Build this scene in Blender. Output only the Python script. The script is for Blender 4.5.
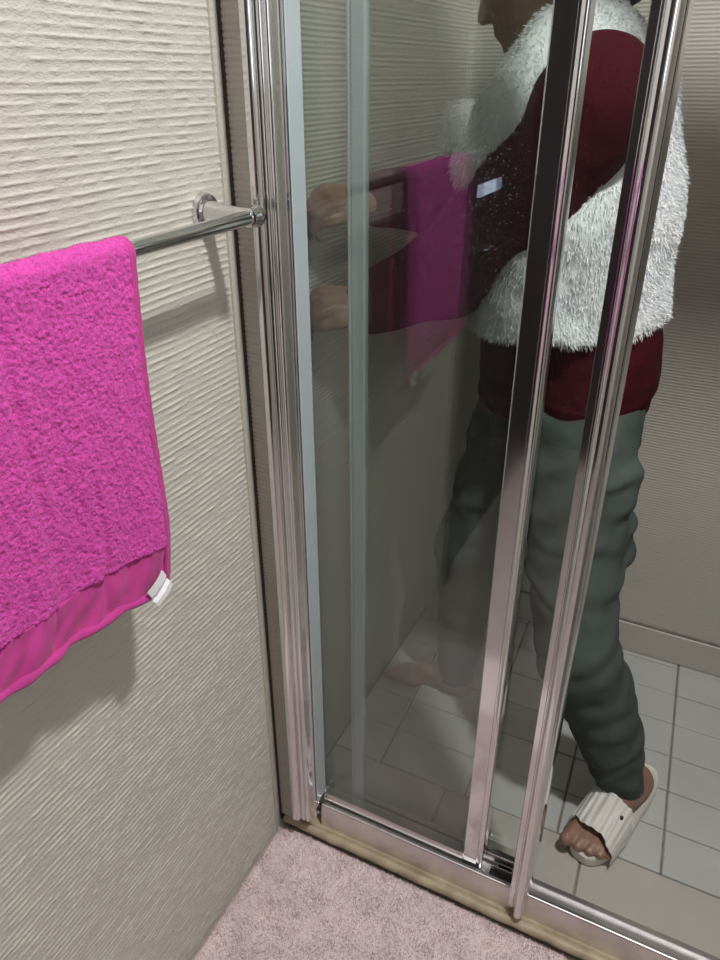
import bpy, math
import numpy as np
from mathutils import Matrix, Vector
for o in list(bpy.data.objects): bpy.data.objects.remove(o)
scn = bpy.context.scene
COL = scn.collection
rng = np.random.default_rng(7)
PI = math.pi

# ------------------------------------------------------------------ camera, world, exposure
PITCH, YAW = math.radians(28.7), math.radians(26.5)
hd = Vector((-math.sin(YAW), math.cos(YAW), 0)); rt = Vector((math.cos(YAW), math.sin(YAW), 0))
fw = hd*math.cos(PITCH) + Vector((0, 0, -math.sin(PITCH)))
up = hd*math.sin(PITCH) + Vector((0, 0, math.cos(PITCH)))
cam = bpy.data.cameras.new('camera'); camo = bpy.data.objects.new('camera', cam); COL.objects.link(camo)
cam.sensor_fit = 'VERTICAL'; cam.sensor_height = 36; cam.sensor_width = 27; cam.lens = 740/960*36
cam.clip_start = 0.02
M = Matrix((rt, up, -fw)).transposed().to_4x4(); M.translation = (0.61, -0.85, 1.40); camo.matrix_world = M
scn.camera = camo
w = bpy.data.worlds.new('world'); scn.world = w; w.use_nodes = True
w.node_tree.nodes['Background'].inputs[0].default_value = (.75, .8, .85, 1)
w.node_tree.nodes['Background'].inputs[1].default_value = .25
scn.view_settings.view_transform = 'Standard'; scn.view_settings.look = 'None'
scn.view_settings.gamma = 1; scn.view_settings.use_curve_mapping = False
scn.view_settings.exposure = 0.0
LAMP = (0.92, -0.36, 2.55); LAMP_W = 29.0
CEIL = 2.62

# ------------------------------------------------------------------ materials
def new_mat(name):
    m = bpy.data.materials.new(name); m.use_nodes = True
    nt = m.node_tree; return m, nt, nt.nodes['Principled BSDF']
def nd(nt, t, **kw):
    n = nt.nodes.new(t)
    for k, v in kw.items(): setattr(n, k, v)
    return n
def mat(name, col, rough=.6, metal=0., noise=None, bump=None, sheen=0, spec=None, coat=0):
    """noise=(scale, amount[, stretch xyz]) varies the colour; bump=(scale, distance[, stretch])"""
    m, nt, b = new_mat(name)
    b.inputs['Base Color'].default_value = (*col, 1); b.inputs['Roughness'].default_value = rough
    b.inputs['Metallic'].default_value = metal
    if sheen: b.inputs['Sheen Weight'].default_value = sheen
    if spec is not None: b.inputs['Specular IOR Level'].default_value = spec
    if coat: b.inputs['Coat Weight'].default_value = coat
    tc = nd(nt, 'ShaderNodeTexCoord')
    def tex(scale, st):
        mp = nd(nt, 'ShaderNodeMapping'); mp.inputs['Scale'].default_value = st
        nt.links.new(tc.outputs['Object'], mp.inputs[0])
        n = nd(nt, 'ShaderNodeTexNoise'); n.inputs['Scale'].default_value = scale; n.inputs['Detail'].default_value = 4
        nt.links.new(mp.outputs[0], n.inputs[0]); return n
    if noise:
        n = tex(noise[0], noise[2] if len(noise) > 2 else (1, 1, 1))
        r = nd(nt, 'ShaderNodeMapRange'); r.inputs[1].default_value = .3; r.inputs[2].default_value = .7
        r.inputs[3].default_value = 1-noise[1]; r.inputs[4].default_value = 1+noise[1]
        nt.links.new(n.outputs[0], r.inputs[0])
        mx = nd(nt, 'ShaderNodeVectorMath', operation='SCALE'); mx.inputs[0].default_value = col
        nt.links.new(r.outputs[0], mx.inputs['Scale']); nt.links.new(mx.outputs[0], b.inputs['Base Color'])
    if bump:
        n = tex(bump[0], bump[2] if len(bump) > 2 else (1, 1, 1))
        bp = nd(nt, 'ShaderNodeBump'); bp.inputs['Distance'].default_value = bump[1]
        nt.links.new(n.outputs[0], bp.inputs['Height']); nt.links.new(bp.outputs[0], b.inputs['Normal'])
    return m
def ridge_mat(name, col, period, dist, distort=1.2):
    m, nt, b = new_mat(name); b.inputs['Base Color'].default_value = (*col, 1); b.inputs['Roughness'].default_value = .55
    tc = nd(nt, 'ShaderNodeTexCoord')
    wv = nd(nt, 'ShaderNodeTexWave', wave_type='BANDS', bands_direction='Z', wave_profile='SIN')
    wv.inputs['Scale'].default_value = 2*PI/period/20; wv.inputs['Distortion'].default_value = distort
    wv.inputs['Detail'].default_value = 2; wv.inputs['Detail Scale'].default_value = .25
    nt.links.new(tc.outputs['Object'], wv.inputs[0])
    mp = nd(nt, 'ShaderNodeMapping'); mp.inputs['Scale'].default_value = (30, 30, 160)
    nt.links.new(tc.outputs['Object'], mp.inputs[0])
    nz = nd(nt, 'ShaderNodeTexNoise'); nz.inputs['Scale'].default_value = 1; nz.inputs['Detail'].default_value = 3
    nt.links.new(mp.outputs[0], nz.inputs[0])
    mu = nd(nt, 'ShaderNodeMath', operation='MULTIPLY'); nt.links.new(wv.outputs[1], mu.inputs[0]); nt.links.new(nz.outputs[0], mu.inputs[1])
    bp = nd(nt, 'ShaderNodeBump'); bp.inputs['Distance'].default_value = dist
    nt.links.new(mu.outputs[0], bp.inputs['Height']); nt.links.new(bp.outputs[0], b.inputs['Normal'])
    return m
def glass_mat(name, tint, speck):
    m, nt, b = new_mat(name); nt.nodes.remove(b)
    out = nt.nodes['Material Output']
    tr = nd(nt, 'ShaderNodeBsdfTransparent'); tr.inputs[0].default_value = (*tint, 1)
    gl = nd(nt, 'ShaderNodeBsdfGlossy'); gl.inputs['Roughness'].default_value = .015; gl.inputs[0].default_value = (.93, .95, .96, 1)
    lw = nd(nt, 'ShaderNodeLayerWeight'); lw.inputs[0].default_value = .5
    pw = nd(nt, 'ShaderNodeMath', operation='POWER'); pw.inputs[1].default_value = 5; nt.links.new(lw.outputs['Facing'], pw.inputs[0])
    ml = nd(nt, 'ShaderNodeMath', operation='MULTIPLY_ADD'); ml.inputs[1].default_value = .95; ml.inputs[2].default_value = .05
    nt.links.new(pw.outputs[0], ml.inputs[0])
    mx = nd(nt, 'ShaderNodeMixShader'); nt.links.new(ml.outputs[0], mx.inputs[0]); nt.links.new(tr.outputs[0], mx.inputs[1]); nt.links.new(gl.outputs[0], mx.inputs[2])
    # dried water spots and a thin pale film, denser towards the bottom
    tc = nd(nt, 'ShaderNodeTexCoord')
    v = nd(nt, 'ShaderNodeTexVoronoi'); v.inputs['Scale'].default_value = 230; nt.links.new(tc.outputs['Object'], v.inputs[0])
    n = nd(nt, 'ShaderNodeTexNoise'); n.inputs['Scale'].default_value = 9; n.inputs['Detail'].default_value = 3; nt.links.new(tc.outputs['Object'], n.inputs[0])
    r1 = nd(nt, 'ShaderNodeMapRange'); r1.inputs[1].default_value = .09; r1.inputs[2].default_value = .25; r1.inputs[3].default_value = 1; r1.inputs[4].default_value = 0
    nt.links.new(v.outputs['Distance'], r1.inputs[0])
    sp = nd(nt, 'ShaderNodeSeparateColor'); nt.links.new(v.outputs['Color'], sp.inputs[0])
    gt = nd(nt, 'ShaderNodeMath', operation='GREATER_THAN'); gt.inputs[1].default_value = .72; nt.links.new(sp.outputs[0], gt.inputs[0])
    m1 = nd(nt, 'ShaderNodeMath', operation='MULTIPLY'); nt.links.new(r1.outputs[0], m1.inputs[0]); nt.links.new(gt.outputs[0], m1.inputs[1])
    r2 = nd(nt, 'ShaderNodeMapRange'); r2.inputs[1].default_value = .30; r2.inputs[2].default_value = .62; r2.inputs[3].default_value = 0; r2.inputs[4].default_value = speck
    nt.links.new(n.outputs[0], r2.inputs[0])
    m2 = nd(nt, 'ShaderNodeMath', operation='MULTIPLY'); nt.links.new(m1.outputs[0], m2.inputs[0]); nt.links.new(r2.outputs[0], m2.inputs[1])
    ad = nd(nt, 'ShaderNodeMath', operation='ADD'); nt.links.new(m2.outputs[0], ad.inputs[0])
    sx = nd(nt, 'ShaderNodeSeparateXYZ'); nt.links.new(tc.outputs['Object'], sx.inputs[0])
    rz = nd(nt, 'ShaderNodeMapRange', interpolation_type='SMOOTHSTEP'); rz.inputs[1].default_value = .05; rz.inputs[2].default_value = .95; rz.inputs[3].default_value = .034; rz.inputs[4].default_value = .005
    nt.links.new(sx.outputs[2], rz.inputs[0]); nt.links.new(rz.outputs[0], ad.inputs[1])
    df = nd(nt, 'ShaderNodeBsdfDiffuse'); df.inputs[0].default_value = (.75, .77, .75, 1)
    mx2 = nd(nt, 'ShaderNodeMixShader'); nt.links.new(ad.outputs[0], mx2.inputs[0]); nt.links.new(mx.outputs[0], mx2.inputs[1]); nt.links.new(df.outputs[0], mx2.inputs[2])
    nt.links.new(mx2.outputs[0], out.inputs[0])
    return m
def emit_mat(name, col, s):
    m, nt, b = new_mat(name); b.inputs['Emission Color'].default_value = (*col, 1); b.inputs['Emission Strength'].default_value = s; return m

WALLC = (.60, .577, .523)
MT = dict(
    wall=mat('textured_wallpaper', WALLC, .55, noise=(6, .03), bump=(420, .0011, (1, .6, 1.3))),
    wallb=ridge_mat('ridged_wallpaper', WALLC, .0072, .0014, .5),
    plaster=mat('painted_plaster', (.62, .60, .56), .7, bump=(80, .0004)),
    white=mat('ceiling_paint', (.72, .72, .70), .8),
    dark=mat('groove_shadow_gap', (.06, .05, .045), .8),
    ribbed=mat('ribbed_strip', (.60, .55, .51), .5, noise=(12, .04)),
    floor=mat('vinyl_floor', (.46, .38, .36), .55, noise=(9, .10), bump=(60, .0005)),
    tile=mat('pale_grey_tile', (.50, .51, .50), .38, noise=(5, .05), bump=(220, .0002)),
    tile2=mat('beige_tile', (.47, .45, .41), .42, noise=(5, .05), bump=(220, .0002)),
    skirt=mat('cream_tile', (.55, .52, .47), .4, noise=(6, .03)),
    grout=mat('grout', (.24, .22, .20), .9, noise=(40, .25)),
    chrome=mat('polished_chrome', (.78, .78, .80), .10, 1., noise=(5, .03, (1, 1, .2))),
    alu=mat('bright_aluminium', (.80, .78, .78), .22, 1., noise=(30, .04, (1, 1, .05)), bump=(40, .00015, (1, 1, .04))),
    track=mat('worn_aluminium', (.76, .74, .75), .38, 1., noise=(25, .10)),
    black=mat('black_rubber', (.015, .015, .016), .5),
    gasket=mat('clear_seal', (.44, .51, .54), .25, 0, spec=.6),
    bead=mat('cream_sealant', (.44, .36, .25), .5, noise=(25, .25), bump=(120, .0006)),
    glass=glass_mat('shower_glass', (.925, .948, .930), .26),
    terry=mat('pink_terry', (.68, .070, .42), .95, noise=(420, .25), bump=(650, .0016, (1, 1, .7)), sheen=.08),
    weave=mat('pink_flat_weave', (.52, .042, .27), .9, noise=(60, .10), bump=(1100, .0004), sheen=.15),
    tag=mat('white_tag_ribbon', (.82, .82, .86), .5, bump=(600, .0002)),
    pile=mat('dusty_pink_pile', (.80, .67, .685), 1., noise=(14, .08), sheen=.1),
    fur=mat('white_fur', (.83, .86, .88), .9, noise=(30, .05), sheen=.2),
    knit=mat('burgundy_knit', (.055, .0045, .010), .95, noise=(260, .25), bump=(500, .0008), spec=.15),
    denim=mat('grey_green_denim', (.072, .090, .083), .9, noise=(18, .12), bump=(700, .0004), spec=.2),
    stitch=mat('dark_stitching', (.05, .065, .06), .9),
    metal=mat('rivet_metal', (.6, .6, .58), .3, 1.),
    skin=mat('brown_skin', (.30, .170, .120), .5, noise=(30, .08), bump=(300, .0003)),
    lips=mat('lip_skin', (.26, .08, .08), .45), nail=mat('toe_nail', (.42, .26, .21), .35),
    eye=mat('eye_dark', (.03, .02, .02), .2), hair=mat('black_hair', (.012, .010, .010), .45, bump=(160, .003, (1, 1, .15))),
    slide=mat('cream_foam_sole', (.74, .71, .65), .55, bump=(300, .0002)),
    strap=mat('white_soft_leather', (.72, .70, .66), .5, bump=(120, .0006)),
    door=mat('dark_stained_wood', (.035, .026, .028), .45, noise=(12, .3, (4, 4, .4))),
    doorframe=mat('dark_door_frame', (.05, .04, .04), .5),
)

# ------------------------------------------------------------------ object helpers
def tag(o, label=None, cat=None, group=None, kind=None):
    if label: o['label'] = label
    if cat: o['category'] = cat
    if group: o['group'] = group
    if kind: o['kind'] = kind
    return o
def link(name, me, m, parent=None):
    o = bpy.data.objects.new(name, me); COL.objects.link(o)
    if m is not None and not me.materials: me.materials.append(m)
    if parent is not None: o.parent = parent
    return o
def mesh(name, v, f, smooth=None):
    """smooth: None flat, angle in degrees for auto-sharp, 180 for fully smooth"""
    me = bpy.data.meshes.new(name)
    v = np.asarray(v, np.float32)
    if isinstance(f, np.ndarray):
        n = f.shape[1]; me.vertices.add(len(v)); me.vertices.foreach_set('co', v.ravel())
        me.loops.add(f.size); me.loops.foreach_set('vertex_index', f.astype(np.int32).ravel())
        me.polygons.add(len(f)); me.polygons.foreach_set('loop_start', np.arange(0, f.size, n, dtype=np.int32))
        me.update(calc_edges=True)
    else:
        me.from_pydata(v.tolist(), [], f)
    me.validate()
    if smooth is not None:
        me.polygons.foreach_set('use_smooth', np.ones(len(me.polygons), bool))
        if smooth < 180: me.set_sharp_from_angle(angle=math.radians(smooth))
    me.update()
    return me
def empty(name, loc=(0, 0, 0)):
    o = bpy.data.objects.new(name, None); COL.objects.link(o); o.empty_display_size = .05; return o
def box_vf(x0, x1, y0, y1, z0, z1, bev=0):
    if not bev:
        v = [(x, y, z) for x in (x0, x1) for y in (y0, y1) for z in (z0, z1)]
        f = [(0, 1, 3, 2), (4, 6, 7, 5), (0, 4, 5, 1), (2, 3, 7, 6), (0, 2, 6, 4), (1, 5, 7, 3)]
        return v, f
    b = bev; v = []; f = []
    pr = [(x0+b, y0), (x1-b, y0), (x1, y0+b), (x1, y1-b), (x1-b, y1), (x0+b, y1), (x0, y1-b), (x0, y0+b)]
    ins = [(min(max(x, x0+b), x1-b), min(max(y, y0+b), y1-b)) for x, y in pr]
    for z, p in ((z0, ins), (z0+b, pr), (z1-b, pr), (z1, ins)): v += [(x, y, z) for x, y in p]
    for k in range(3):
        for i in range(8):
            j = (i+1) % 8; f.append((k*8+i, k*8+j, k*8+8+j, k*8+8+i))
    f.append(tuple(range(7, -1, -1))); f.append(tuple(range(24, 32)))
    return v, f
def box(name, x0, x1, y0, y1, z0, z1, m, parent=None, bev=0):
    v, f = box_vf(x0, x1, y0, y1, z0, z1, bev); return link(name, mesh(name, v, f), m, parent)
def extrude(name, prof, a, b, axis, m, parent=None, smooth=35, a_fn=None):
    """closed profile swept along axis: 'z' -> prof is (x, y); 'x' -> prof is (y, z)"""
    n = len(prof); v = []
    for k, t in enumerate((a, b)):
        for p in prof:
            tt = t + (a_fn(p) if (a_fn and k == 0) else 0)
            v.append((p[0], p[1], tt) if axis == 'z' else (tt, p[0], p[1]))
    area = sum(prof[i][0]*prof[(i+1) % n][1]-prof[(i+1) % n][0]*prof[i][1] for i in range(n))
    f = [(i, (i+1) % n, n+(i+1) % n, n+i) for i in range(n)] + [tuple(range(n-1, -1, -1)), tuple(range(n, 2*n))]
    if area < 0: f = [tuple(reversed(q)) for q in f]
    return link(name, mesh(name, v, f, smooth), m, parent)
def arc(cx, cy, r, a0, a1, n=8, ry=None):
    ry = r if ry is None else ry
    return [(cx+r*math.cos(math.radians(a0+(a1-a0)*i/n)), cy+ry*math.sin(math.radians(a0+(a1-a0)*i/n))) for i in range(n+1)]
def lathe_vf(p0, d, prof, n=28):
    """prof: list of (t along d, radius)"""
    d = np.array(d, float); d /= np.linalg.norm(d); a = np.array([0, 0, 1.]) if abs(d[2]) < .9 else np.array([1., 0, 0])
    s = np.cross(d, a); s /= np.linalg.norm(s); u = np.cross(s, d); v = []; f = []
    for t, r in prof:
        for i in range(n):
            c = 2*PI*i/n; v.append(tuple(np.array(p0)+d*t+(s*math.cos(c)+u*math.sin(c))*r))
    for k in range(len(prof)-1):
        for i in range(n):
            j = (i+1) % n; f.append((k*n+i, k*n+n+i, k*n+n+j, k*n+j))
    f.append(tuple(range(n))); f.append(tuple(range(len(prof)*n-1, (len(prof)-1)*n-1, -1)))
    return v, f
def lathe(name, p0, d, prof, m, parent=None, n=28, smooth=40):
    v, f = lathe_vf(p0, d, prof, n); return link(name, mesh(name, v, f, smooth), m, parent)
def tube_vf(pts, rad, n=10):
    pts = [np.array(p, float) for p in pts]; v = []; f = []
    for i, p in enumerate(pts):
        t = pts[min(i+1, len(pts)-1)]-pts[max(i-1, 0)]; t /= np.linalg.norm(t)
        a = np.array([0, 0, 1.]) if abs(t[2]) < .9 else np.array([1., 0, 0])
        s = np.cross(t, a); s /= np.linalg.norm(s); u = np.cross(s, t); r = rad[i] if hasattr(rad, '__len__') else rad
        for k in range(n): c = 2*PI*k/n; v.append(tuple(p+(s*math.cos(c)+u*math.sin(c))*r))
    for i in range(len(pts)-1):
        for k in range(n): j = (k+1) % n; f.append((i*n+k, i*n+n+k, i*n+n+j, i*n+j))
    f.append(tuple(range(n))); f.append(tuple(range(len(pts)*n-1, (len(pts)-1)*n-1, -1)))
    return v, f
def tube(name, pts, rad, m, parent=None, n=10):
    v, f = tube_vf(pts, rad, n); return link(name, mesh(name, v, f, 60), m, parent)
def grid_faces(nu, nv):
    i = np.arange(nu-1)[:, None]*nv+np.arange(nv-1)[None, :]
    return np.stack([i, i+nv, i+nv+1, i+1], -1).reshape(-1, 4)
def vnoise(x, y, seed=0):
    """smooth value noise in 2-D, 0..1"""
    xi = np.floor(x).astype(np.int64); yi = np.floor(y).astype(np.int64); fx = x-xi; fy = y-yi
    fx = fx*fx*(3-2*fx); fy = fy*fy*(3-2*fy)
    def hsh(a, b):
        q = (a*374761393+b*668265263+seed*974634777) & 0xffffffff
        q = ((q ^ (q >> 13))*1274126177) & 0xffffffff
        return ((q ^ (q >> 16)) & 0xffff)/65535.
    return (hsh(xi, yi)*(1-fx)+hsh(xi+1, yi)*fx)*(1-fy)+(hsh(xi, yi+1)*(1-fx)+hsh(xi+1, yi+1)*fx)*fy

# ------------------------------------------------------------------ the room
RX, RY, SX, SY = 1.75, -2.05, 0.96, 0.90          # room right, room rear, shower right wall, shower back wall
def plane(name, pts, m, kind='structure', parent=None):
    o = link(name, mesh(name, pts, [tuple(range(len(pts)))]), m, parent)
    if parent is None: o['kind'] = kind
    return o
def relief(y, z):
    """height of the scraped horizontal ridges on the wallpaper"""
    ph = z/.0092+.22*(vnoise(y*14, z*30, 3)-.5)
    k = np.floor(ph); p = ph-k
    dash = .55*vnoise(y*60, k*3.7, 5)+.45*vnoise(y*150, k*5.1, 6)
    dash = np.clip((dash-.22)*1.9, .12, 1)
    crest = np.exp(-((p-.62)/np.where(p > .62, .13, .22))**2)
    edge = np.clip((-.010-y)/.012, 0, 1)
    return edge*(.0018*crest*dash + .0010*vnoise(y*230, z*330, 9)*vnoise(y*60, z*90, 10))
Y0 = -.86
yy = np.linspace(Y0, -.003, 240); zz = np.linspace(0, 1.62, 1500)
Yg, Zg = np.meshgrid(yy, zz, indexing='ij'); Xg = relief(Yg, Zg)-.0012
o = link('wall_left', mesh('wall_left', np.stack([Xg, Yg, Zg], -1).reshape(-1, 3), grid_faces(len(yy), len(zz)), 180), MT['wall']); o['kind'] = 'structure'
seam = box('seam_bead', -.001, .0030, -.0225, -.0205, 0, 1.62, MT['wall'], o)
D0, D1, DT = -1.90, -.862, 2.03                     # unseen door in the left wall
plane('wall_left', [(0, Y0, 1.62), (0, -.006, 1.62), (0, -.006, CEIL), (0, Y0, CEIL)], MT['wallb'])
plane('wall_left', [(0, D1, 0), (0, Y0, 0), (0, Y0, CEIL), (0, D1, CEIL)], MT['wallb'])
plane('wall_left', [(0, RY, 0), (0, D0, 0), (0, D0, CEIL), (0, RY, CEIL)], MT['wallb'])
plane('wall_left', [(0, D0, DT), (0, D1, DT), (0, D1, CEIL), (0, D0, CEIL)], MT['wallb'])
plane('wall_left', [(0, .0, 0), (0, SY, 0), (0, SY, CEIL), (0, 0, CEIL)], MT['wallb'])
plane('wall_back', [(0, SY, 0), (SX, SY, 0), (SX, SY, CEIL), (0, SY, CEIL)], MT['wallb'])
plane('wall_right', [(SX, SY, 0), (SX, .03, 0), (SX, .03, CEIL), (SX, SY, CEIL)], MT['wallb'])
plane('wall_front', [(SX, .03, 0), (RX, .03, 0), (RX, .03, CEIL), (SX, .03, CEIL)], MT['wallb'])
plane('wall_right', [(RX, .03, 0), (RX, RY, 0), (RX, RY, CEIL), (RX, .03, CEIL)], MT['wallb'])
plane('wall_rear', [(RX, RY, 0), (0, RY, 0), (0, RY, CEIL), (RX, RY, CEIL)], MT['plaster'])
plane('ceiling', [(-.01, RY, CEIL), (RX, RY, CEIL), (RX, SY, CEIL), (-.01, SY, CEIL)], MT['white'])
plane('floor', [(-.01, RY, 0), (RX, RY, 0), (RX, .0, 0), (-.01, .0, 0)], MT['floor'])
# ribbed return strip beside the jamb
rib = []
n = 215
for i in range(n+1):
    z = .036+i*.0075; rib += [(0.0, z), (-.0014, z+.0022), (-.0014, z+.0050), (0.0, z+.0066)]
v = []; f = []
for x in (.003, .040): v += [(x, y, z) for y, z in rib]
K = len(rib); f = [(i, i+K, i+1+K, i+1) for i in range(K-1)]
o = link('trim_1', mesh('trim_1', v, f, 50), MT['ribbed']); o['kind'] = 'structure'
tm = rib[-1][1]
plane('trim_2', [(.003, 0, tm), (.040, 0, tm), (.040, 0, CEIL), (.003, 0, CEIL)], MT['ribbed'])
o = box('trim_3', -.004, .0032, -.0030, .012, .02, CEIL, MT['dark']); o['kind'] = 'structure'

# unseen glowing window added in the right wall for cool fill light
wi = empty('fill_window'); wi['kind'] = 'structure'
WY0, WY1, WZ0, WZ1 = -1.50, -.85, 1.35, 2.05
box('glow_pane', RX-.012, RX-.006, WY0+.03, WY1-.03, WZ0+.03, WZ1-.03, emit_mat('fill_glow', (.72, .86, 1.0), 2.2), wi)
for y0, y1, z0, z1 in ((WY0, WY0+.03, WZ0, WZ1), (WY1-.03, WY1, WZ0, WZ1), (WY0+.03, WY1-.03, WZ0, WZ0+.03), (WY0+.03, WY1-.03, WZ1-.03, WZ1)): box('fill_window_frame', RX-.03, RX-.001, y0, y1, z0, z1, MT['white'], wi, .003)

# dark cupboard doors, unseen, added to darken the reflections in the chrome
cu = empty('backdrop'); tag(cu, 'tall dark wooden cupboard with two doors, unseen, added opposite the shower for dark reflections in the chrome', 'backdrop')
box('carcass', .03, 1.30, RY+.002, RY+.10, .002, 2.08, MT['doorframe'], cu, .003)
for x0, x1, xk in ((.045, .660, .63), (.670, 1.285, .70)):
    q = box('door', x0, x1, RY+.101, RY+.122, .03, 2.06, MT['door'], cu, .003)
    lathe('knob', (xk, RY+.122, 1.0), (0, 1, 0), [(0, .006), (.012, .006), (.014, .014), (.022, .013), (.024, .001)], MT['chrome'], q)

# unseen bathroom door in the left wall, added for its dark reflection
dr = empty('unseen_door'); dr['kind'] = 'structure'
box('door_leaf', -.045, -.008, D0+.035, D1-.035, .005, DT-.035, MT['door'], dr, .003)
for a, b in ((D0, D0+.035), (D1-.035, D1)): box('door_frame', -.06, .018, a, b, 0, DT, MT['doorframe'], dr, .003)
box('door_frame', -.06, .018, D0, D1, DT-.035, DT, MT['doorframe'], dr, .003)
pn = box('glow_strip', -.0085, -.0045, -1.120, -.905, 1.128, 1.158, emit_mat('strip_glow', (.62, .68, 1.0), 2.6), dr)  # glowing strip added to make a bright spot reflected in the glass
h = lathe('door_handle', (-.008, D1-.10, 1.00), (1, 0, 0), [(0, .026), (.006, .026), (.008, .022), (.008, .010), (.05, .009), (.05, 0.0005)], MT['chrome'], dr)
tube('lever', [(.042, D1-.10+.006, 1.00), (.044, D1-.16, 1.00), (.040, D1-.225, .998)], [.010, .010, .008], MT['chrome'], h)

# ------------------------------------------------------------------ shower floor of separate tiles
sf = box('floor', -.01, SX, .0, SY, -.03, -.004, MT['grout']); sf['kind'] = 'structure'
ys = [.24, .348, .453, .557, .664, .770, .876]
G = .0013
def tile(x0, x1, y0, y1, m):
    dz = rng.uniform(-.0005, .0005)
    g = G if m is MT['tile'] else .0022
    o = box('tile', x0+.0022, x1-.0022, y0+g, y1-g, -.006, dz, m, sf, .0016)
    for q in o.data.vertices: q.co.x = min(max(q.co.x-.050*(q.co.y-.35)*min(1, q.co.x/.1), .001), SX-.001)
    return o
for x0, x1 in ((.0, .275), (.275, .58), (.58, .885), (.885, SX)): tile(x0, x1, .066, .24, MT['tile2'])
for a, b in zip(ys, ys[1:]+[SY+.004]):
    xs = [0, .115, .32, .525, .732, .94, SX]
    for x0, x1 in zip(xs, xs[1:]): tile(x0, x1, a, b, MT['tile'])
bb = box('baseboard_back', 0, SX, SY-.006, SY-.001, 0, .095, MT['grout']); bb['kind'] = 'structure'
for x0, x1 in ((.0, .115), (.115, .53), (.53, SX)): box('tile', x0+.001, x1-.001, SY-.012, SY-.006, .0015, .092, MT['skirt'], bb, .0015)

# ------------------------------------------------------------------ sill bead, bottom track
th = empty('threshold'); tag(th, 'low cream sealed shower threshold along the edge of the pink bath mat', 'threshold')
box('sill', .004, SX, .008, .072, -.002, .034, MT['bead'], th, .003)
pts = [(x, .0012+.0005*math.sin(x*37)+.0003*math.sin(x*91), .0245+.0004*math.sin(x*53)) for x in np.linspace(.010, SX-.002, 110)]
tube('sealant_bead', pts, [.0095+.0005*math.sin(i*1.3)*math.sin(i*.37) for i in range(110)], MT['bead'], th, 12)
tr = empty('door_track'); tag(tr, 'worn silver aluminium bottom track of the sliding shower door', 'track')
extrude('track_rail', [(.074, .034), (.0135, .034), (.0130, .042), (.0160, .089)]+arc(.0190, .0905, .003, 180, 60, 5)+[(.0255, .0920), (.0268, .0780), (.0500, .0760), (.0505, .0830), (.0530, .0830), (.0535, .0720), (.0700, .0690), (.074, .064)],
        .0905, SX-.001, 'x', MT['track'], tr, 30)
box('runner', .44, .488, .0285, .0480, .0785, .0800, MT['black'], tr)
hr = empty('header_rail'); tag(hr, 'chrome head rail above the sliding shower glass', 'rail')
TOP = 2.105
extrude('rail', [(-.028, TOP-.02), (.076, TOP-.02), (.076, TOP+.03), (.068, TOP+.045), (-.018, TOP+.045), (-.028, TOP+.03)], .034, SX-.001, 'x', MT['chrome'], hr)

# ------------------------------------------------------------------ fixed screen with jamb
fs = empty('shower_screen'); tag(fs, 'fixed glass shower screen in chrome frame fitted against the textured wall', 'shower screen')
jamb = [(.041, .000), (.041, -.006), (.0425, -.014)] + arc(.0535, -.0165, .0100, 190, 350, 9, .0095) + [(.0645, -.0140)] + arc(.0690, -.0150, .0036, 190, 350, 5) + [(.0737, -.0135)] + arc(.0785, -.0135, .0042, 190, 350, 5) + [(.0840, -.0090), (.0865, -.0020), (.0905, -.0020), (.0905, .000)]
jamb = [(x-.003, y) for x, y in jamb]
extrude('jamb', jamb, .072, TOP-.022, 'z', MT['chrome'], fs, 40)
box('wall_channel', .0385, .0870, .0002, .0350, .0960, TOP-.022, MT['chrome'], fs, .001)
box('seal_strip', .0876, .0905, .0010, .0355, .116, TOP-.02, MT['gasket'], fs, .001)
box('glass_pane', .0876, .408, .0360, .0400, .104, TOP-.025, MT['glass'], fs)
# stile: flat face, groove, narrow rounded edge and right flank
stile = [(.3965, .026), (.3965, .0015), (.3985, -.0005), (.4225, -.0005), (.4235, .0015), (.4252, .0015), (.4262, -.0005)] + arc(.4305, .0015, .0038, 220, 360, 6) + [(.4345, .010), (.4345, .026)]
stile = [(x-.0077, min(y+.0298, .0535)) for x, y in stile]
extrude('stile', stile, .0840, TOP-.02, 'z', MT['chrome'], fs, 35)
extrude('bottom_rail', [(.0480, .0900), (.0290, .0900), (.0280, .0915), (.0280, .1120), (.0300, .1150), (.0480, .1150)], .0910, .3890, 'x', MT['alu'], fs)
box('stile_foot', .391, .424, .0300, .0480, .0800, .0840, MT['black'], fs)

# ------------------------------------------------------------------ sliding panel, slid open behind the fixed one
sp = empty('sliding_panel'); tag(sp, 'sliding glass shower panel with rounded chrome handle post, pushed open behind the fixed screen', 'shower door')
box('glass_pane', .146, .490, .0600, .0640, .100, TOP-.025, MT['glass'], sp)
extrude('back_stile', [(x-.0105, y+.0125) for x, y in [(.150, .044), (.1515, .0425), (.1535, .0425), (.1545, .0440), (.1560, .0440), (.1575, .0425), (.1740, .0425), (.1755, .044), (.1755, .056), (.150, .056)]], .088, TOP-.024, 'z', MT['gasket'], sp)
extrude('bottom_rail', [(.0560, .0880), (.0560, .1050), (.0575, .1080), (.0680, .1080), (.0680, .0880)], .165, .487, 'x', MT['alu'], sp)
box('roller_guide', .452, .478, .0570, .0670, .0745, .0880, MT['black'], sp, .001)
post = [(.4895, .0118), (.4895, .0100), (.4905, .0085), (.4985, .0085), (.4995, .0105), (.5015, .0105), (.5020, .0020), (.5035, -.0010)] + arc(.5115, -.0010, .0078, 195, 350, 9, .0075) + [(.5200, .0010), (.5215, .0030), (.5215, .0118)]
extrude('handle_post', [(x-.0030, y) for x, y in post], .052, TOP-.024, 'z', MT['chrome'], sp, 35)
extrude('panel_stile', [(.4865, .0119), (.5190, .0119), (.5195, .0130), (.5195, .0680), (.4865, .0680)], .0975, TOP-.024, 'z', MT['chrome'], sp, 35)

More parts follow.
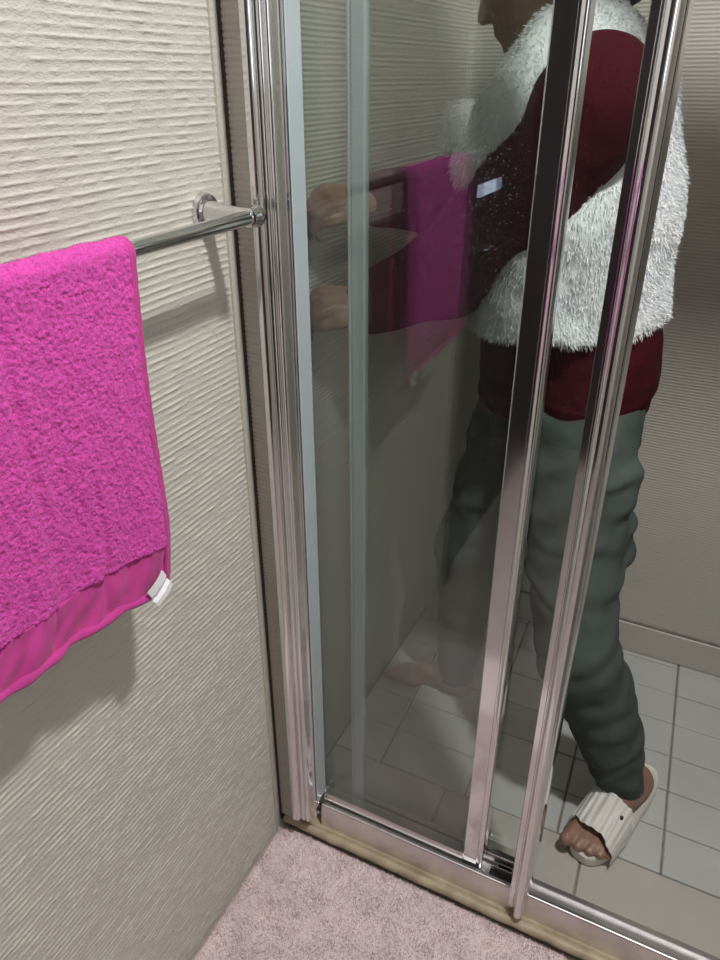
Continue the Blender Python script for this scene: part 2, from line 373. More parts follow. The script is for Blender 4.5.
# ------------------------------------------------------------------ towel rail
BX, BY, BZ = .077, -.066, 1.250
tb = empty('towel_rail'); tag(tb, 'round chrome towel rail fixed to the textured wall, carrying the pink towel', 'towel rail')
for y in (BY, -.72):
    r = lathe('wall_rose', (0, y, BZ), (1, 0, 0), [(0, .0225), (.007, .0225), (.0095, .0205), (.0095, .001)], MT['chrome'], tb)
    lathe('bracket_arm', (.0090, y, BZ), (1, 0, 0), [(0, .0150), (.006, .0135), (.02, .0108), (.045, .0098), (BX-.009, .0100)], MT['chrome'], tb)
    s = 1 if y == BY else -1
    lathe('end_cap', (BX, y-s*.0155, BZ), (0, s, 0), [(0, .0092), (.001, .0112), (.008, .0116), (.012, .0128), (.0195, .0132), (.0215, .0120), (.0215, .001)], MT['chrome'], tb)
lathe('bar', (BX, -.715, BZ), (0, 1, 0), [(0, .0086), (.645, .0086)], MT['chrome'], tb, 24)

# ------------------------------------------------------------------ towel
tw = empty('towel'); tag(tw, 'bright pink terry towel hanging over the chrome rail, white tag at corner', 'towel')
RB = .0126
LF, LB = .385, .30
def towel_pt(s, q):
    """s: arc length from the front hem up and over the bar; q: 0 at the shower end .. 1 at the far end"""
    s = np.asarray(s, float); q = np.asarray(q, float)
    arcL = PI*RB
    fr = np.clip(s, None, LF); drop = LF-fr
    th_ = np.clip((s-LF)/RB, 0, PI)
    bk = np.clip(s-LF-arcL, 0, None)
    x = BX+RB*np.cos(th_); z = BZ+RB*np.sin(th_)-drop-bk
    k = drop/LF
    x = x-k*.003+k*.004*np.sin(q*9+.8)+.0025*np.sin(q*24+s*6)*k
    x = np.where(s > LF+arcL, x-.004*np.sin(bk*9), x)
    ye = -.295-.013*k-.014*np.clip((k-.75)/.25, 0, 1)**1.5-.004*np.sin(k*5)
    y = ye-q*(.300+.01*k)
    z = z+.042*q*k+.004*np.sin(q*7)*k
    return x, y, z
def towel_sheet(name, s0, s1, ns, q0, q1, nq, off, amp, m, parent, seed, fn=None):
    S, Q = np.meshgrid(np.linspace(s0, s1, ns), np.linspace(q0, q1, nq), indexing='ij')
    x, y, z = towel_pt(S, Q)
    P = np.stack([x, y, z], -1)
    ds = np.gradient(P, axis=0); dq = np.gradient(P, axis=1); N = np.cross(ds, dq); N /= np.linalg.norm(N, axis=-1, keepdims=True)+1e-9
    if N[0, 0, 0] < 0: N = -N
    d = off+np.zeros_like(S)
    if amp:
        d += amp*(vnoise(S*420, Q*170, seed)-.5)*2+amp*.9*(vnoise(S*75+Q*6, Q*110, seed+1)-.5)*2
        d += .0007*np.sin(Q*31+3*vnoise(S*8, Q*6, seed+2)*2)
    if fn is not None: d += fn(S, Q)
    O = P+N*d[..., None]; I = P-N*.0030
    v = np.concatenate([O.reshape(-1, 3), I.reshape(-1, 3)])
    f = grid_faces(ns, nq); nn = ns*nq
    def rim(ix): return np.stack([ix[:-1], ix[1:], ix[1:]+nn, ix[:-1]+nn], -1)
    idx = np.arange(nn).reshape(ns, nq)
    f = np.concatenate([f, f[:, ::-1]+nn, rim(idx[0]), rim(idx[-1])[:, ::-1], rim(idx[:, 0])[:, ::-1], rim(idx[:, -1])])
    return link(name, mesh(name, v, f, 180), m, parent)
def valley(S, Q): return -.0045*np.exp(-((Q-.30)/.018)**2)*np.clip((.26-S)/.2, 0, 1)-.004*np.exp(-((Q-.62)/.02)**2)*np.clip((.22-S)/.2, 0, 1)-.003*np.exp(-((Q-.47-.2*S)/.02)**2)
towel_sheet('terry_cloth', .058, LF+PI*RB+LB, 480, .022, .985, 210, .0022, .0012, MT['terry'], tw, 21, valley)
wr = lambda S, Q: .0030*np.sin(Q*40+S*90)*vnoise(S*40, Q*9, 31)+.0060*(vnoise(S*45+Q*14, Q*16, 33)-.5)-.004*np.exp(-((Q-.30)/.012)**2)-.003*np.exp(-((Q-.52)/.010)**2)
towel_sheet('woven_border', .004, .058, 26, .0, .99, 150, .0006, 0, MT['weave'], tw, 31, wr)
towel_sheet('edge_binding', .004, LF+PI*RB+LB, 160, -.004, .024, 8, .0022, 0, MT['weave'], tw, 41, lambda S, Q: .0003*np.sin(S*300))
qs = np.linspace(-.006, 1, 70); x, y, z = towel_pt(.004+0*qs, qs)
tube('hem', np.stack([x+.0008*np.sin(qs*40), y, z+.0006*np.sin(qs*33)], -1), .0052+.0008*np.sin(qs*51), MT['weave'], tw, 10)
# care tag: two folded leaves of white ribbon sewn into the hem
v = []
c0 = np.array((.0985, -.338, .882)); eu = un3 = np.array((0, .90, .43)); ew = np.array((0, .38, -.92))
for i in range(7):
    for j in range(9):
        a_, b_ = i/6-.5, j/8-.5
        v.append(c0+eu*a_*.031+ew*b_*.029+np.array((.0018*math.cos(a_*3)-.0045*max(0, 1-abs(b_-.08)*6)+.002*b_, 0, 0)))
g = grid_faces(7, 9); vv = np.array(v); vv = np.concatenate([vv, vv-np.array([.0012, 0, 0])])
fe = np.concatenate([g, g[:, ::-1]+63])
link('care_tag', mesh('care_tag', vv, fe, 30), MT['tag'], tw)

# ------------------------------------------------------------------ bath mat
bm_ = empty('bath_mat'); tag(bm_, 'dusty pink shaggy bath mat lying in the corner before the shower', 'bath mat')
MX0, MX1, MY0, MY1, MH = .004, .622, -.62, -.006, .013
def mat_h(X, Y):
    e = np.minimum.reduce([X-MX0, MX1-X, Y-MY0, MY1-Y]); e = np.clip(e/.012, 0, 1)
    return .003+(MH-.003)*np.sqrt(1-(1-e)**2)
X, Y = np.meshgrid(np.linspace(MX0, MX1, 200), np.linspace(MY0, MY1, 200), indexing='ij')
cr = .03                                    # rounded corners
def round_xy(X, Y):
    cx = np.clip(X, MX0+cr, MX1-cr); cy = np.clip(Y, MY0+cr, MY1-cr); dx, dy = X-cx, Y-cy
    L = np.hypot(dx, dy); m_ = np.maximum(abs(dx), abs(dy)); k = np.where(L > 1e-9, m_/np.maximum(L, 1e-9), 1)
    return cx+dx*k, cy+dy*k
Z = mat_h(X, Y)+.0018*(vnoise(X*300, Y*300, 51)-.5)+.0016*(vnoise(X*60, Y*60, 52)-.5); Z[0] = Z[-1] = .001; Z[:, 0] = Z[:, -1] = .001
XX, YY = round_xy(X, Y)
link('mat_base', mesh('mat_base', np.stack([XX, YY, Z], -1).reshape(-1, 3), grid_faces(200, 200), 180), MT['pile'], bm_)
N = 110000
px = rng.uniform(MX0+.002, MX1-.002, N); py = rng.uniform(MY0+.002, MY1-.002, N)
k = py > -.42; px, py = px[k], py[k]; N = len(px)
hz = mat_h(px, py)-.002; qx, qy = round_xy(px, py)
lean = (vnoise(px*22, py*22, 61)-.5)*5+rng.normal(0, .9, N); az = vnoise(px*9, py*9, 62)*9+rng.normal(0, .8, N)
L = rng.uniform(.0045, .0085, N); out = np.clip(lean*.25, -.8, .8)
tip = np.stack([qx+np.cos(az)*L*out, qy+np.sin(az)*L*out, hz+L*np.sqrt(1-out**2)], -1)
tip[:, 0] = np.maximum(tip[:, 0], .006)
wa = rng.uniform(0, PI, N); wd = .0011
b0 = np.stack([qx+np.cos(wa)*wd, qy+np.sin(wa)*wd, hz], -1); b1 = np.stack([qx-np.cos(wa)*wd, qy-np.sin(wa)*wd, hz], -1)
v = np.stack([b0, b1, tip], 1).reshape(-1, 3)
o = link('pile', mesh('pile', v, np.arange(3*N).reshape(-1, 3)), MT['pile'], bm_); o['kind'] = 'stuff'

# ------------------------------------------------------------------ implicit-surface tools for the person
class Vol:
    def __init__(s, lo, hi, res):
        s.lo = np.array(lo, float); s.res = res; s.n = np.ceil((np.array(hi)-s.lo)/res).astype(int)+1
        s.D = np.full(s.n, .5, np.float32)
    def region(s, lo, hi):
        a = np.maximum(np.floor((np.array(lo)-s.lo)/s.res).astype(int), 0); b = np.minimum(np.ceil((np.array(hi)-s.lo)/s.res).astype(int)+1, s.n)
        if np.any(b <= a): return None
        ax = [(s.lo[i]+np.arange(a[i], b[i])*s.res).astype(np.float32) for i in range(3)]
        return (slice(a[0], b[0]), slice(a[1], b[1]), slice(a[2], b[2])), np.meshgrid(*ax, indexing='ij', sparse=True)
    def add(s, d, sl, k):
        c = s.D[sl]
        if k > 0:
            hh = np.maximum(k-np.abs(c-d), 0)/k; s.D[sl] = np.minimum(c, d)-hh*hh*k*.25
        else: s.D[sl] = np.minimum(c, d)
    def cone(s, a, b, ra, rb, k=.02, sc=(1, 1, 1)):
        """tapered capsule; sc > 1 widens that axis"""
        a = np.array(a, float); b = np.array(b, float); sc = np.array(sc, float)
        m_ = max(ra, rb)*sc.max()+k+3*s.res
        R = s.region(np.minimum(a, b)-m_, np.maximum(a, b)+m_)
        if R is None: return
        sl, (x, y, z) = R
        A, B = a/sc, b/sc; d = B-A; dd = max(d@d, 1e-9)
        X, Y, Z = x/sc[0]-A[0], y/sc[1]-A[1], z/sc[2]-A[2]
        t = np.clip((X*d[0]+Y*d[1]+Z*d[2])/dd, 0, 1)
        r = np.sqrt((X-t*d[0])**2+(Y-t*d[1])**2+(Z-t*d[2])**2)-(ra+(rb-ra)*t)
        s.add(r.astype(np.float32), sl, k)
    def ell(s, c, rad, fr=None, k=.02, sub=False):
        c = np.array(c, float); rad = np.array(rad, float); m_ = rad.max()+k+3*s.res
        R = s.region(c-m_, c+m_)
        if R is None: return
        sl, (x, y, z) = R
        X, Y, Z = x-c[0], y-c[1], z-c[2]
        if fr is not None: X, Y, Z = [X*e[0]+Y*e[1]+Z*e[2] for e in fr]
        k0 = np.sqrt((X/rad[0])**2+(Y/rad[1])**2+(Z/rad[2])**2)
        d = ((k0-1)*rad.min()).astype(np.float32)
        if sub: s.D[sl] = np.maximum(s.D[sl], -d)
        else: s.add(d, sl, k)
    def sub_cone(s, a, b, ra, rb):
        t = Vol.__new__(Vol); t.lo, t.res, t.n = s.lo, s.res, s.n; t.D = np.full(s.n, .5, np.float32)
        t.cone(a, b, ra, rb, 0); s.D = np.maximum(s.D, -t.D)
    def clip(s, p, nrm):
        """keeps the side where (x-p).n < 0"""
        nrm = np.array(nrm, float); nrm /= np.linalg.norm(nrm)
        ax = [s.lo[i]+np.arange(s.n[i])*s.res for i in range(3)]
        x, y, z = np.meshgrid(*ax, indexing='ij', sparse=True)
        s.D = np.maximum(s.D, ((x-p[0])*nrm[0]+(y-p[1])*nrm[1]+(z-p[2])*nrm[2]).astype(np.float32))
    def warp(s, fn):
        """adds fn(x, y, z) to the distance near the surface"""
        i = np.argwhere(np.abs(s.D) < .03)
        p = s.lo+i*s.res; s.D[i[:, 0], i[:, 1], i[:, 2]] += fn(p[:, 0], p[:, 1], p[:, 2]).astype(np.float32)
    def surface(s):
        D = np.pad(s.D, 1, constant_values=.5); lo = s.lo-s.res; S = D < 0
        n = np.array(D.shape)-1
        cs = [(i, j, k) for i in (0, 1) for j in (0, 1) for k in (0, 1)]
        cnt = sum(S[i:i+n[0], j:j+n[1], k:k+n[2]].astype(np.int8) for i, j, k in cs)
        mixed = (cnt > 0) & (cnt < 8); ci = np.argwhere(mixed); idx = np.full(mixed.shape, -1, np.int64); idx[mixed] = np.arange(len(ci))
        cv = np.stack([D[ci[:, 0]+i, ci[:, 1]+j, ci[:, 2]+k] for i, j, k in cs], 1); acc = np.zeros((len(ci), 3)); num = np.zeros(len(ci))
        ca = np.array(cs, float)
        for a in range(8):
            for b in range(a+1, 8):
                if np.abs(ca[a]-ca[b]).sum() != 1: continue
                va, vb = cv[:, a], cv[:, b]; m_ = (va < 0) != (vb < 0)
                t = np.where(m_, va/np.where(m_, va-vb, 1), 0)
                acc += np.where(m_[:, None], ca[a]+(ca[b]-ca[a])*t[:, None], 0); num += m_
        P = lo+(ci+acc/num[:, None])*s.res
        F = []
        for ax in range(3):
            o1, o2 = [(1, 2), (2, 0), (0, 1)][ax]
            sh = [slice(None)]*3; sh2 = [slice(None)]*3; sh[ax] = slice(0, -1); sh2[ax] = slice(1, None)
            A = S[tuple(sh)]; B = S[tuple(sh2)]; e = np.argwhere(A != B)
            q = []
            for d1, d2 in ((-1, -1), (0, -1), (0, 0), (-1, 0)):
                c = e.copy(); c[:, o1] += d1; c[:, o2] += d2; q.append(idx[c[:, 0], c[:, 1], c[:, 2]])
            q = np.stack(q, 1); fl = A[e[:, 0], e[:, 1], e[:, 2]]
            F.append(np.where(fl[:, None], q, q[:, ::-1]))
        F = np.concatenate(F)
        # two rounds of tangential smoothing
        ed = np.concatenate([F[:, [0, 1]], F[:, [1, 2]], F[:, [2, 3]], F[:, [3, 0]]])
        for _ in range(2):
            a = np.zeros_like(P); c = np.zeros(len(P)); 
            for q in range(3): a[:, q] = np.bincount(ed[:, 0], P[ed[:, 1], q], len(P))
            c = np.bincount(ed[:, 0], minlength=len(P)); P = P*.5+.5*a/np.maximum(c, 1)[:, None]
        return P, F
    def obj(s, name, m, parent):
        P, F = s.surface(); return link(name, mesh(name, P, F, 180), m, parent)
def nz3(x, y, z, f, seed=0):
    return (vnoise(x*f+z*f*.31+seed, y*f-z*f*.7, seed)+vnoise(y*f+3.1, z*f+x*f*.4, seed+1)+vnoise(z*f-7.7, x*f+y*f*.3, seed+2))/3-.5
def un(a): a = np.array(a, float); return a/np.linalg.norm(a)

# joints (metres, in the room)
PEL = np.array((.440, .485, .86))
HN, KN, AN = (.412, .410, .820), (.500, .280, .455), (.636, .352, .085)      # leg on the door side
HF, KF, AF = (.300, .560, .820), (.215, .510, .470), (.195, .530, .075)      # leg on the far side
SN, EN, WN = (.385, .345, 1.365), (.183, .350, 1.108), (.085, .235, 1.075)   # arm on the door side
SF, EF, WF = (.310, .650, 1.370), (.140, .440, 1.215), (.082, .260, 1.228)   # arm on the far side
pe = empty('person'); tag(pe, 'person in white fur vest, burgundy sweater and grey-green trousers reaching out inside the shower', 'person')

def hand(vol, w, d, nrm, side, curl):
    """palm, four fingers of unequal length and a thumb; nrm points out of the palm"""
    w = np.array(w, float); d = un(d); nrm = np.array(nrm, float); nrm = un(nrm-d*(nrm@d)); s = np.cross(d, nrm)*side
    K = w+d*.078
    for t in (-.027, -.009, .009, .026): vol.cone(w+d*.008+s*t*.55, K+s*t-d*.006*abs(t)/.027, .0145, .0115, .010)
    for t, ln, r in ((-.028, .060, .0078), (-.0095, .072, .0085), (.0095, .077, .0088), (.028, .068, .0085)):
        p = K+s*t; a = math.radians(curl*.55)
        for q, fr in enumerate((.46, .31, .23)):
            dr_ = d*math.cos(a)+nrm*math.sin(a); e = p+dr_*ln*fr
            vol.cone(p, e, r*(1.1-.08*q), r*(1.02-.10*q), .004); p = e; a += math.radians(curl*.62)
    p = w+d*.022+s*.022; e1 = p+un(d*.8+s*.45+nrm*.35)*.036; e2 = e1+un(d*.9-s*.15+nrm*.35)*.030; e3 = e2+un(d*.7-s*.5+nrm*.45)*.024
    vol.cone(p, e1, .015, .0115, .010); vol.cone(e1, e2, .011, .010, .005); vol.cone(e2, e3, .0098, .0082, .004)

HC = np.array((.250, .490, 1.545)); fd = un((-.90, -.06, -.42)); lf = un(np.cross((0, 0, 1), fd)); hu = np.cross(fd, lf)
def H(a, b, c): return HC+fd*a+lf*b+hu*c
B = Vol((-.01, .02, -.005), (.72, .86, 1.70), .0042)
fr = (fd, lf, hu)
B.ell(H(-.012, 0, .030), (.096, .076, .098), fr, 0); B.ell(H(.030, 0, -.035), (.062, .056, .075), fr, .03); B.ell(H(.062, 0, -.092), (.024, .024, .020), fr, .03)
B.cone(H(.084, 0, .012), H(.104, 0, -.024), .007, .011, .012); B.ell(H(.092, .012, -.028), (.010, .008, .007), fr, .006); B.ell(H(.092, -.012, -.028), (.010, .008, .007), fr, .006)
B.cone(H(.083, -.016, -.056), H(.083, .016, -.056), .010, .010, .010); B.cone(H(.078, -.04, .026), H(.078, .04, .026), .009, .009, .015)
for s_ in (-1, 1): B.ell(H(-.005, s_*.075, -.005), (.018, .009, .030), fr, .006); B.ell(H(.088, s_*.031, .008), (.012, .017, .010), fr, 0, True); B.ell(H(.076, s_*.031, .008), (.013, .015, .012), fr, .003)
B.cone((.300, .497, 1.40), H(-.028, 0, -.04), .054, .052, .03)
B.cone((.415, .49, .88), (.385, .495, 1.08), .088, .086, .05, (1, 1.4, 1)); B.cone((.385, .495, 1.08), (.335, .497, 1.33), .092, .092, .05, (1, 1.5, 1))
for S_, E_, W_ in ((SN, EN, WN), (SF, EF, WF)): B.cone(S_, E_, .050, .038, .04); B.cone(E_, W_, .038, .026, .02)
hand(B, WN, (-.56, -.50, .05), (-.25, .25, -1), 1, 68)
hand(B, WF, (-.55, -.66, .10), (-.25, .10, -1), 1, 72)
for Hh, K_, A_ in ((HN, KN, AN), (HF, KF, AF)): B.cone(Hh, K_, .075, .052, .04); B.cone(K_, A_, .050, .033, .03)
# door-side foot on its slide, sole at 30 mm
FD = un((-.33, -.944, 0)); FS = np.array((FD[1], -FD[0], 0))      # FS: towards the big toe
def Fp(a, b, c): return np.array((.678, .459, 0))+FD*a+FS*b+np.array((0, 0, c))
SO = .031
B.cone(Fp(.068, 0, SO+.030), AN, .030, .031, .02); B.cone(Fp(.075, 0, SO+.032), Fp(.190, .004, SO+.028), .034, .031, .03, (1, 1, 1)); B.cone(AN, Fp(.205, .008, SO+.018), .030, .022, .02)
B.cone(Fp(.200, -.028, SO+.015), Fp(.215, .028, SO+.018), .018, .020, .02)
toes = [(.032, .264, .0155, .300), (.0075, .264, .0118, .292), (-.0130, .259, .0112, .285), (-.0310, .252, .0105, .276), (-.0420, .242, .0095, .262)]
nails = []
for b_, a_, r_, e_ in toes:
    B.cone(Fp(.212, b_*.85, SO+.014), Fp(a_, b_, SO+.013), r_*1.15, r_*.95, .006); B.cone(Fp(a_, b_, SO+.012), Fp(e_-r_, b_*1.04, SO+r_*.75), r_*.98, r_*.92, .004)
    nails.append((Fp(e_-r_*.95, b_*1.04, SO+r_*1.58), r_*.9))
# far foot, bare on the tiles
B.cone((.190, .530, .032), (.215, .530, .030), .030, .028, .02); B.cone(AF, (.085, .520, .024), .030, .022, .03); B.cone((.090, .500, .018), (.085, .545, .016), .018, .016, .02)
for i, (yt, xt, r_) in enumerate(((.497, .022, .012), (.515, .024, .0095), (.530, .030, .009), (.543, .037, .0085), (.555, .046, .008))): B.cone((.08, yt+.003, .016), (xt, yt, r_), r_*1.1, r_*.9, .005)
B.clip((0, 0, .0005), (0, 0, -1))
B.obj('body', MT['skin'], pe)
for c, r_ in nails:
    v, f = [], []
    for i in range(5):
        for j in range(5):
            a, b_ = (i/4-.5), (j/4-.5)
            v.append(tuple(c+FD*a*r_*1.0+FS*b_*r_*1.25+np.array((0, 0, .0012-b_*b_*r_*1.6-max(a, 0)*r_*.5))))
    link('toenail', mesh('toenail', v, grid_faces(5, 5), 180), MT['nail'], pe)
for s_ in (-1, 1):
    v, f = lathe_vf(H(.078, s_*.031, .008), fd, [(-.009, .003), (-.006, .009), (0, .0115), (.006, .010), (.0098, .006), (.0112, .0005)], 16); link('eye', mesh('eye', v, f, 180), MT['eye'], pe)
tube('lips', [H(.082, t, -.056-.0009*abs(t)*30) for t in np.linspace(-.024, .024, 9)], [.003, .0085, .0105, .0115, .0110, .0115, .0105, .0085, .003], MT['lips'], pe)
# hair: cap over the skull and a loose knot on the nape
V = Vol((.10, .36, 1.42), (.46, .64, 1.72), .005)
V.ell(H(-.020, 0, .038), (.102, .084, .102), fr, 0); V.ell(H(-.085, 0, -.015), (.050, .068, .075), fr, .03); V.ell(H(-.105, 0, -.060), (.048, .050, .050), fr, .02)
V.ell(H(.105, 0, -.045), (.105, .10, .115), fr, 0, True)
V.warp(lambda x, y, z: .006*nz3(x, y, z, 55, 11)); V.obj('hair', MT['hair'], pe)

# trousers
V = Vol((.08, .26, .05), (.62, .72, .98), .0048); V = Vol((.07, .13, .05), (.74, .74, 1.00), .0048)
V.cone((.330, .520, .955), (.320, .530, .845), .100, .104, .03, (1, 1.2, 1)); V.cone((.425, .485, .955), (.425, .485, .845), .086, .098, .03, (1, 1.55, 1))
V.cone((HN[0], HN[1]-.005, HN[2]+.005), KN, .104, .074, .05); V.cone(KN, (AN[0], AN[1], AN[2]-.02), .073, .047, .03); V.cone((.550, .330, .360), (.605, .350, .20), .058, .045, .03)
V.cone(HF, KF, .104, .078, .05); V.cone(KF, (AF[0], AF[1], AF[2]-.02), .074, .046, .03)
V.cone((.450, .37, .80), (.490, .36, .77), .07, .06, .04)
V.cone((.510, .40, .68), (.520, .40, .62), .035, .04, .02)
V.clip((.636, .352, .086), (.25, .28, -1)); V.clip((0, 0, .945), (0, 0, 1))
sh = un(np.array(AN)-np.array(KN)); thg = un(np.array(KN)-np.array(HN))
def tfold(x, y, z):
    t = (x-KN[0])*sh[0]+(y-KN[1])*sh[1]+(z-KN[2])*sh[2]; tt = (x-HN[0])*thg[0]+(y-HN[1])*thg[1]+(z-HN[2])*thg[2]
    r = .014*nz3(x, y, z, 14, 3)+.009*nz3(x, y, z*1.6, 30, 5)
    low = np.clip((.42-z)/.1, 0, 1)
    r += low*.0022*np.sin(t*85+4*nz3(x, y, z, 16, 7)*3)*np.clip((t-.03)/.06, 0, 1)*np.where(x > .4, 1, .4)
    r += .007*np.exp(-((t+.005)/.018)**2)*np.where(x > .4, 1, 0)
    hi = np.clip((z-.5)/.1, 0, 1)*np.clip((.84-z)/.05, 0, 1)
    r += hi*.0040*np.sin((z*1.0-x*.75+y*.3)*62+5*nz3(x, y, z, 9, 15)*2)
    for z0, sl, am in ((.765, .25, 1.), (.655, .10, .9), (.565, -.15, .8)):
        u = z-(z0+sl*(x-.45)+.012*nz3(x, y, z, 11, int(z0*100))*2); am = am*np.where(z > .4, 1, 0)*np.clip((x-.36)/.1, .15, 1)
        am = am*np.clip(.55+3.2*nz3(x, y, z, 13, 60+int(z0*100)), 0, 1.1)
        r += am*(.009*np.exp(-(u/.006)**2)-.007*np.exp(-((u-.018)/.013)**2))
    return r
V.warp(tfold)
tro = V.obj('trousers', MT['denim'], pe)
wb = [( .440+.1065*math.cos(a), .485+.1640*math.sin(a), .925) for a in np.linspace(0, 2*PI, 60)]
# sweater
V = Vol((.02, .16, .84), (.60, .80, 1.50), .005)
V.cone((.420, .487, .83), (.400, .49, 1.06), .106, .100, .03, (1, 1.62, 1)); V.cone((.400, .49, 1.06), (.335, .497, 1.30), .100, .098, .05, (1, 1.4, 1))
V.cone((.315, .520, .86), (.300, .515, 1.08), .112, .104, .03, (1, 1.2, 1)); V.cone((.435, .49, .935), (.435, .49, .965), .100, .096, .03, (1, 1.55, 1))
V.cone((.31, .497, 1.36), (.29, .497, 1.43), .075, .062, .03)
V.cone(SN, (.305, .335, 1.255), .088, .080, .05); V.cone((.305, .335, 1.255), EN, .080, .074, .03); V.cone(EN, (WN[0]+.006, WN[1]+.008, WN[2]-.004), .073, .054, .02)
V.cone(SF, EF, .080, .060, .05); V.cone(EF, (WF[0]+.004, WF[1]+.010, WF[2]), .060, .043, .02)
dn = un(np.array(WN)-np.array(EN)); df_ = un(np.array(WF)-np.array(EF))
V.clip((.45, .33, .840), (.12, .1, -1))
V.warp(lambda x, y, z: .010*nz3(x, y, z, 17, 21)+.006*nz3(x, y, z, 40, 22)+.0015*np.sin(z*1400)*np.where(z < .91, 1, 0))
V.obj('sweater', MT['knit'], pe)
# fur vest
V = Vol((.02, .20, .90), (.62, .82, 1.54), .0055)
V.cone((.362, .49, .96), (.338, .495, 1.20), .155, .146, .05, (1.13, 1.32, 1)); V.cone((.335, .495, 1.20), (.325, .50, 1.365), .146, .118, .05, (1.10, 1.30, 1))
V.cone((.350, .375, 1.430), (.330, .44, 1.455), .036, .040, .03); V.cone((.30, .63, 1.42), (.31, .57, 1.45), .036, .040, .03)
V.cone((.360, .44, 1.448), (.305, .425, 1.440), .042, .040, .03); V.cone((.305, .425, 1.440), (.225, .375, 1.290), .040, .042, .02)
V.cone((.350, .56, 1.448), (.285, .565, 1.430), .042, .040, .03); V.cone((.285, .565, 1.430), (.160, .490, 1.285), .040, .040, .015)
V.cone((.158, .440, 1.335), (.150, .445, 1.265), .034, .032, .012); V.cone((.365, .45, 1.445), (.365, .55, 1.445), .040, .040, .03)
V.sub_cone((SN[0]+.008, SN[1]-.045, SN[2]-.005), (.29, .285, 1.240), .092, .080)
V.sub_cone((SF[0], SF[1]+.03, SF[2]), EF, .088, .066)
V.cone((.305, .410, 1.440), (.268, .318, 1.345), .040, .044, .02); V.cone((.268, .318, 1.345), (.228, .312, 1.280), .044, .036, .02)     # lapel lying over the sleeve
V.ell((.275, .495, 1.50), (.056, .056, .11), None, 0, True)
V.cone((.425, .50, 1.375), (.445, .495, 1.22), .050, .058, .03, (1, 1.9, 1))
V.clip((.33, .29, 1.020), (.08, 0, -1))
V.warp(lambda x, y, z: .010*nz3(x, y, z, 26, 31)+.006*nz3(x, y, z, 70, 33))
P, F = V.surface()
vest = link('fur_vest', mesh('fur_vest', P, F, 180), MT['fur'], pe)
Q = P[F]; c = Q.mean(1); nn = np.cross(Q[:, 2]-Q[:, 0], Q[:, 3]-Q[:, 1]); nn /= np.linalg.norm(nn, axis=1, keepdims=True)+1e-9
ii = rng.integers(0, len(F), 90000); base = c[ii]+rng.normal(0, .002, (len(ii), 3)); nrm = nn[ii]
flow = np.stack([nz3(c[ii, 0], c[ii, 1], c[ii, 2], 22, 41), nz3(c[ii, 0], c[ii, 1], c[ii, 2], 22, 45), nz3(c[ii, 0], c[ii, 1], c[ii, 2], 22, 49)-.35], -1)*2.2
dr_ = nrm+flow+rng.normal(0, .35, flow.shape); dr_ /= np.linalg.norm(dr_, axis=1, keepdims=True)
Ls = rng.uniform(.005, .009, (len(ii), 1)); sd = np.cross(dr_, rng.normal(0, 1, dr_.shape)); sd /= np.linalg.norm(sd, axis=1, keepdims=True)
v = np.stack([base+sd*.0008, base-sd*.0008, base+dr_*Ls+np.array((0, 0, -.002))], 1).reshape(-1, 3)
o = link('fur_strands', mesh('fur_strands', v, np.arange(len(v)).reshape(-1, 3)), MT['fur'], vest); o['kind'] = 'stuff'

# slide sandal
sl = empty('slide_sandal'); sl.parent = pe; sl['label'] = 'cream slide sandal with gathered white strap and black stud'
out = []
for i in range(56):
    t = 2*PI*i/56; a = -math.cos(t); hw = .049+.007*np.clip(a, -1, 1)-.004*math.exp(-((a+.15)/.3)**2)
    out.append((.133+.152*a, hw*math.copysign(abs(math.sin(t))**.72, math.sin(t))))
v = []; f = []
lev = [(.000, .93), (.004, .985), (.014, 1.0), (.022, 1.0), (.029, 1.01), (.033, .985), (.032, .93), (.0285, .86), (.0280, .3)]
for z_, s_ in lev: v += [tuple(Fp(.133+(a-.133)*(s_ if z_ < .0285 or s_ > .9 else s_**.6), b*s_, z_)) for a, b in out]
for k in range(len(lev)-1):
    for i in range(56): j = (i+1) % 56; f.append((k*56+i, k*56+j, k*56+56+j, k*56+56+i))
f.append(tuple(range(55, -1, -1))); f.append(tuple(range((len(lev)-1)*56, len(lev)*56)))
link('sole', mesh('sole', v, f, 50), MT['slide'], sl)
nu, nv = 90, 26
U_, W_ = np.meshgrid(np.linspace(-1, 1, nu), np.linspace(0, 1, nv), indexing='ij')
an = U_*PI/2*1.02
pl = np.sin(U_*21+1.5*np.sin(W_*3+U_*4))*.5+.5*np.sin(U_*37+W_*2)
env = np.cos(U_*PI/2)**.5
hgt = (.054+.030*(1-W_))*np.abs(np.cos(an))**.62
bb_ = .0545*np.sign(np.sin(an))*np.abs(np.sin(an))**.85
aa = .168+.084*W_+.004*np.sin(U_*9)*np.where(W_ > .5, 1, -1)*np.abs(W_-.5)*2+.012*U_*-1
P_ = np.array((.678, .459, 0))+FD*aa[..., None]+FS*(bb_*(1+.0*W_))[..., None]; P_[..., 2] = .024+hgt+pl*.0028*env+.002*np.sin(W_*PI)*env
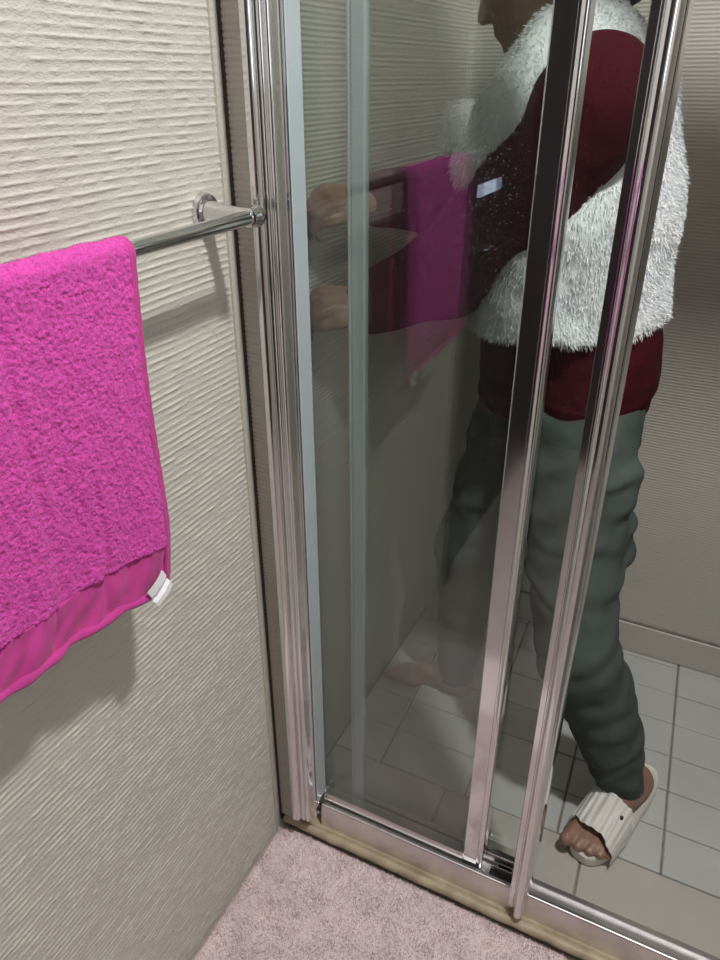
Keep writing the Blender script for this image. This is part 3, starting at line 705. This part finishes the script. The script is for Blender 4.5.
Pi = P_.copy(); Pi[..., 2] -= .0035; Pi[..., :2] += (np.array(Fp(.20, 0, 0))[:2]-Pi[..., :2])*.05
v = np.concatenate([P_.reshape(-1, 3), Pi.reshape(-1, 3)]); g = grid_faces(nu, nv); idx = np.arange(nu*nv).reshape(nu, nv); nn_ = nu*nv
rimf = lambda ix: np.stack([ix[:-1], ix[1:], ix[1:]+nn_, ix[:-1]+nn_], -1)
f = np.concatenate([g, g[:, ::-1]+nn_, rimf(idx[:, 0]), rimf(idx[:, -1])[:, ::-1], rimf(idx[0]), rimf(idx[-1])])
st = link('strap', mesh('strap', v, f, 180), MT['strap'], sl)
iu, iv = 28, 8
pc = P_[iu, iv]; nrm_ = np.cross(P_[iu+2, iv]-P_[iu-2, iv], P_[iu, iv+2]-P_[iu, iv-2]); nrm_ = un(nrm_); nrm_ = nrm_ if nrm_[2] > 0 else -nrm_
lathe('stud', pc-nrm_*.001, nrm_, [(0, .0045), (.002, .0045), (.0032, .003), (.0036, .0003)], MT['black'], sl, 14)
# trouser details: waistband rivet
lathe('rivet', (.495, .345, .850), (.25, -.95, .1), [(-.01, .006), (.004, .006), (.006, .004), (.0065, .0005)], MT['metal'], tro, 14)

# ------------------------------------------------------------------ ceiling lamp
cl = empty('ceiling_lamp'); tag(cl, 'round white lamp on the bathroom ceiling above the shower entrance', 'lamp')
lathe('lamp_base', (LAMP[0], LAMP[1], CEIL), (0, 0, -1), [(0, .10), (.02, .10), (.025, .092), (.025, .001)], MT['white'], cl)
lathe('diffuser', (LAMP[0], LAMP[1], CEIL-.0255), (0, 0, -1), [(0, .088), (.018, .082), (.032, .055), (.038, .001)], emit_mat('lamp_glass', (1, .96, .90), 4), cl)
L = bpy.data.lights.new('lamp_light', 'AREA'); L.shape = 'DISK'; L.size = .12; L.energy = LAMP_W; L.color = (1, .98, .95)
lo = bpy.data.objects.new('lamp_light', L); COL.objects.link(lo); lo.location = (LAMP[0], LAMP[1], CEIL-.075); lo.parent = cl
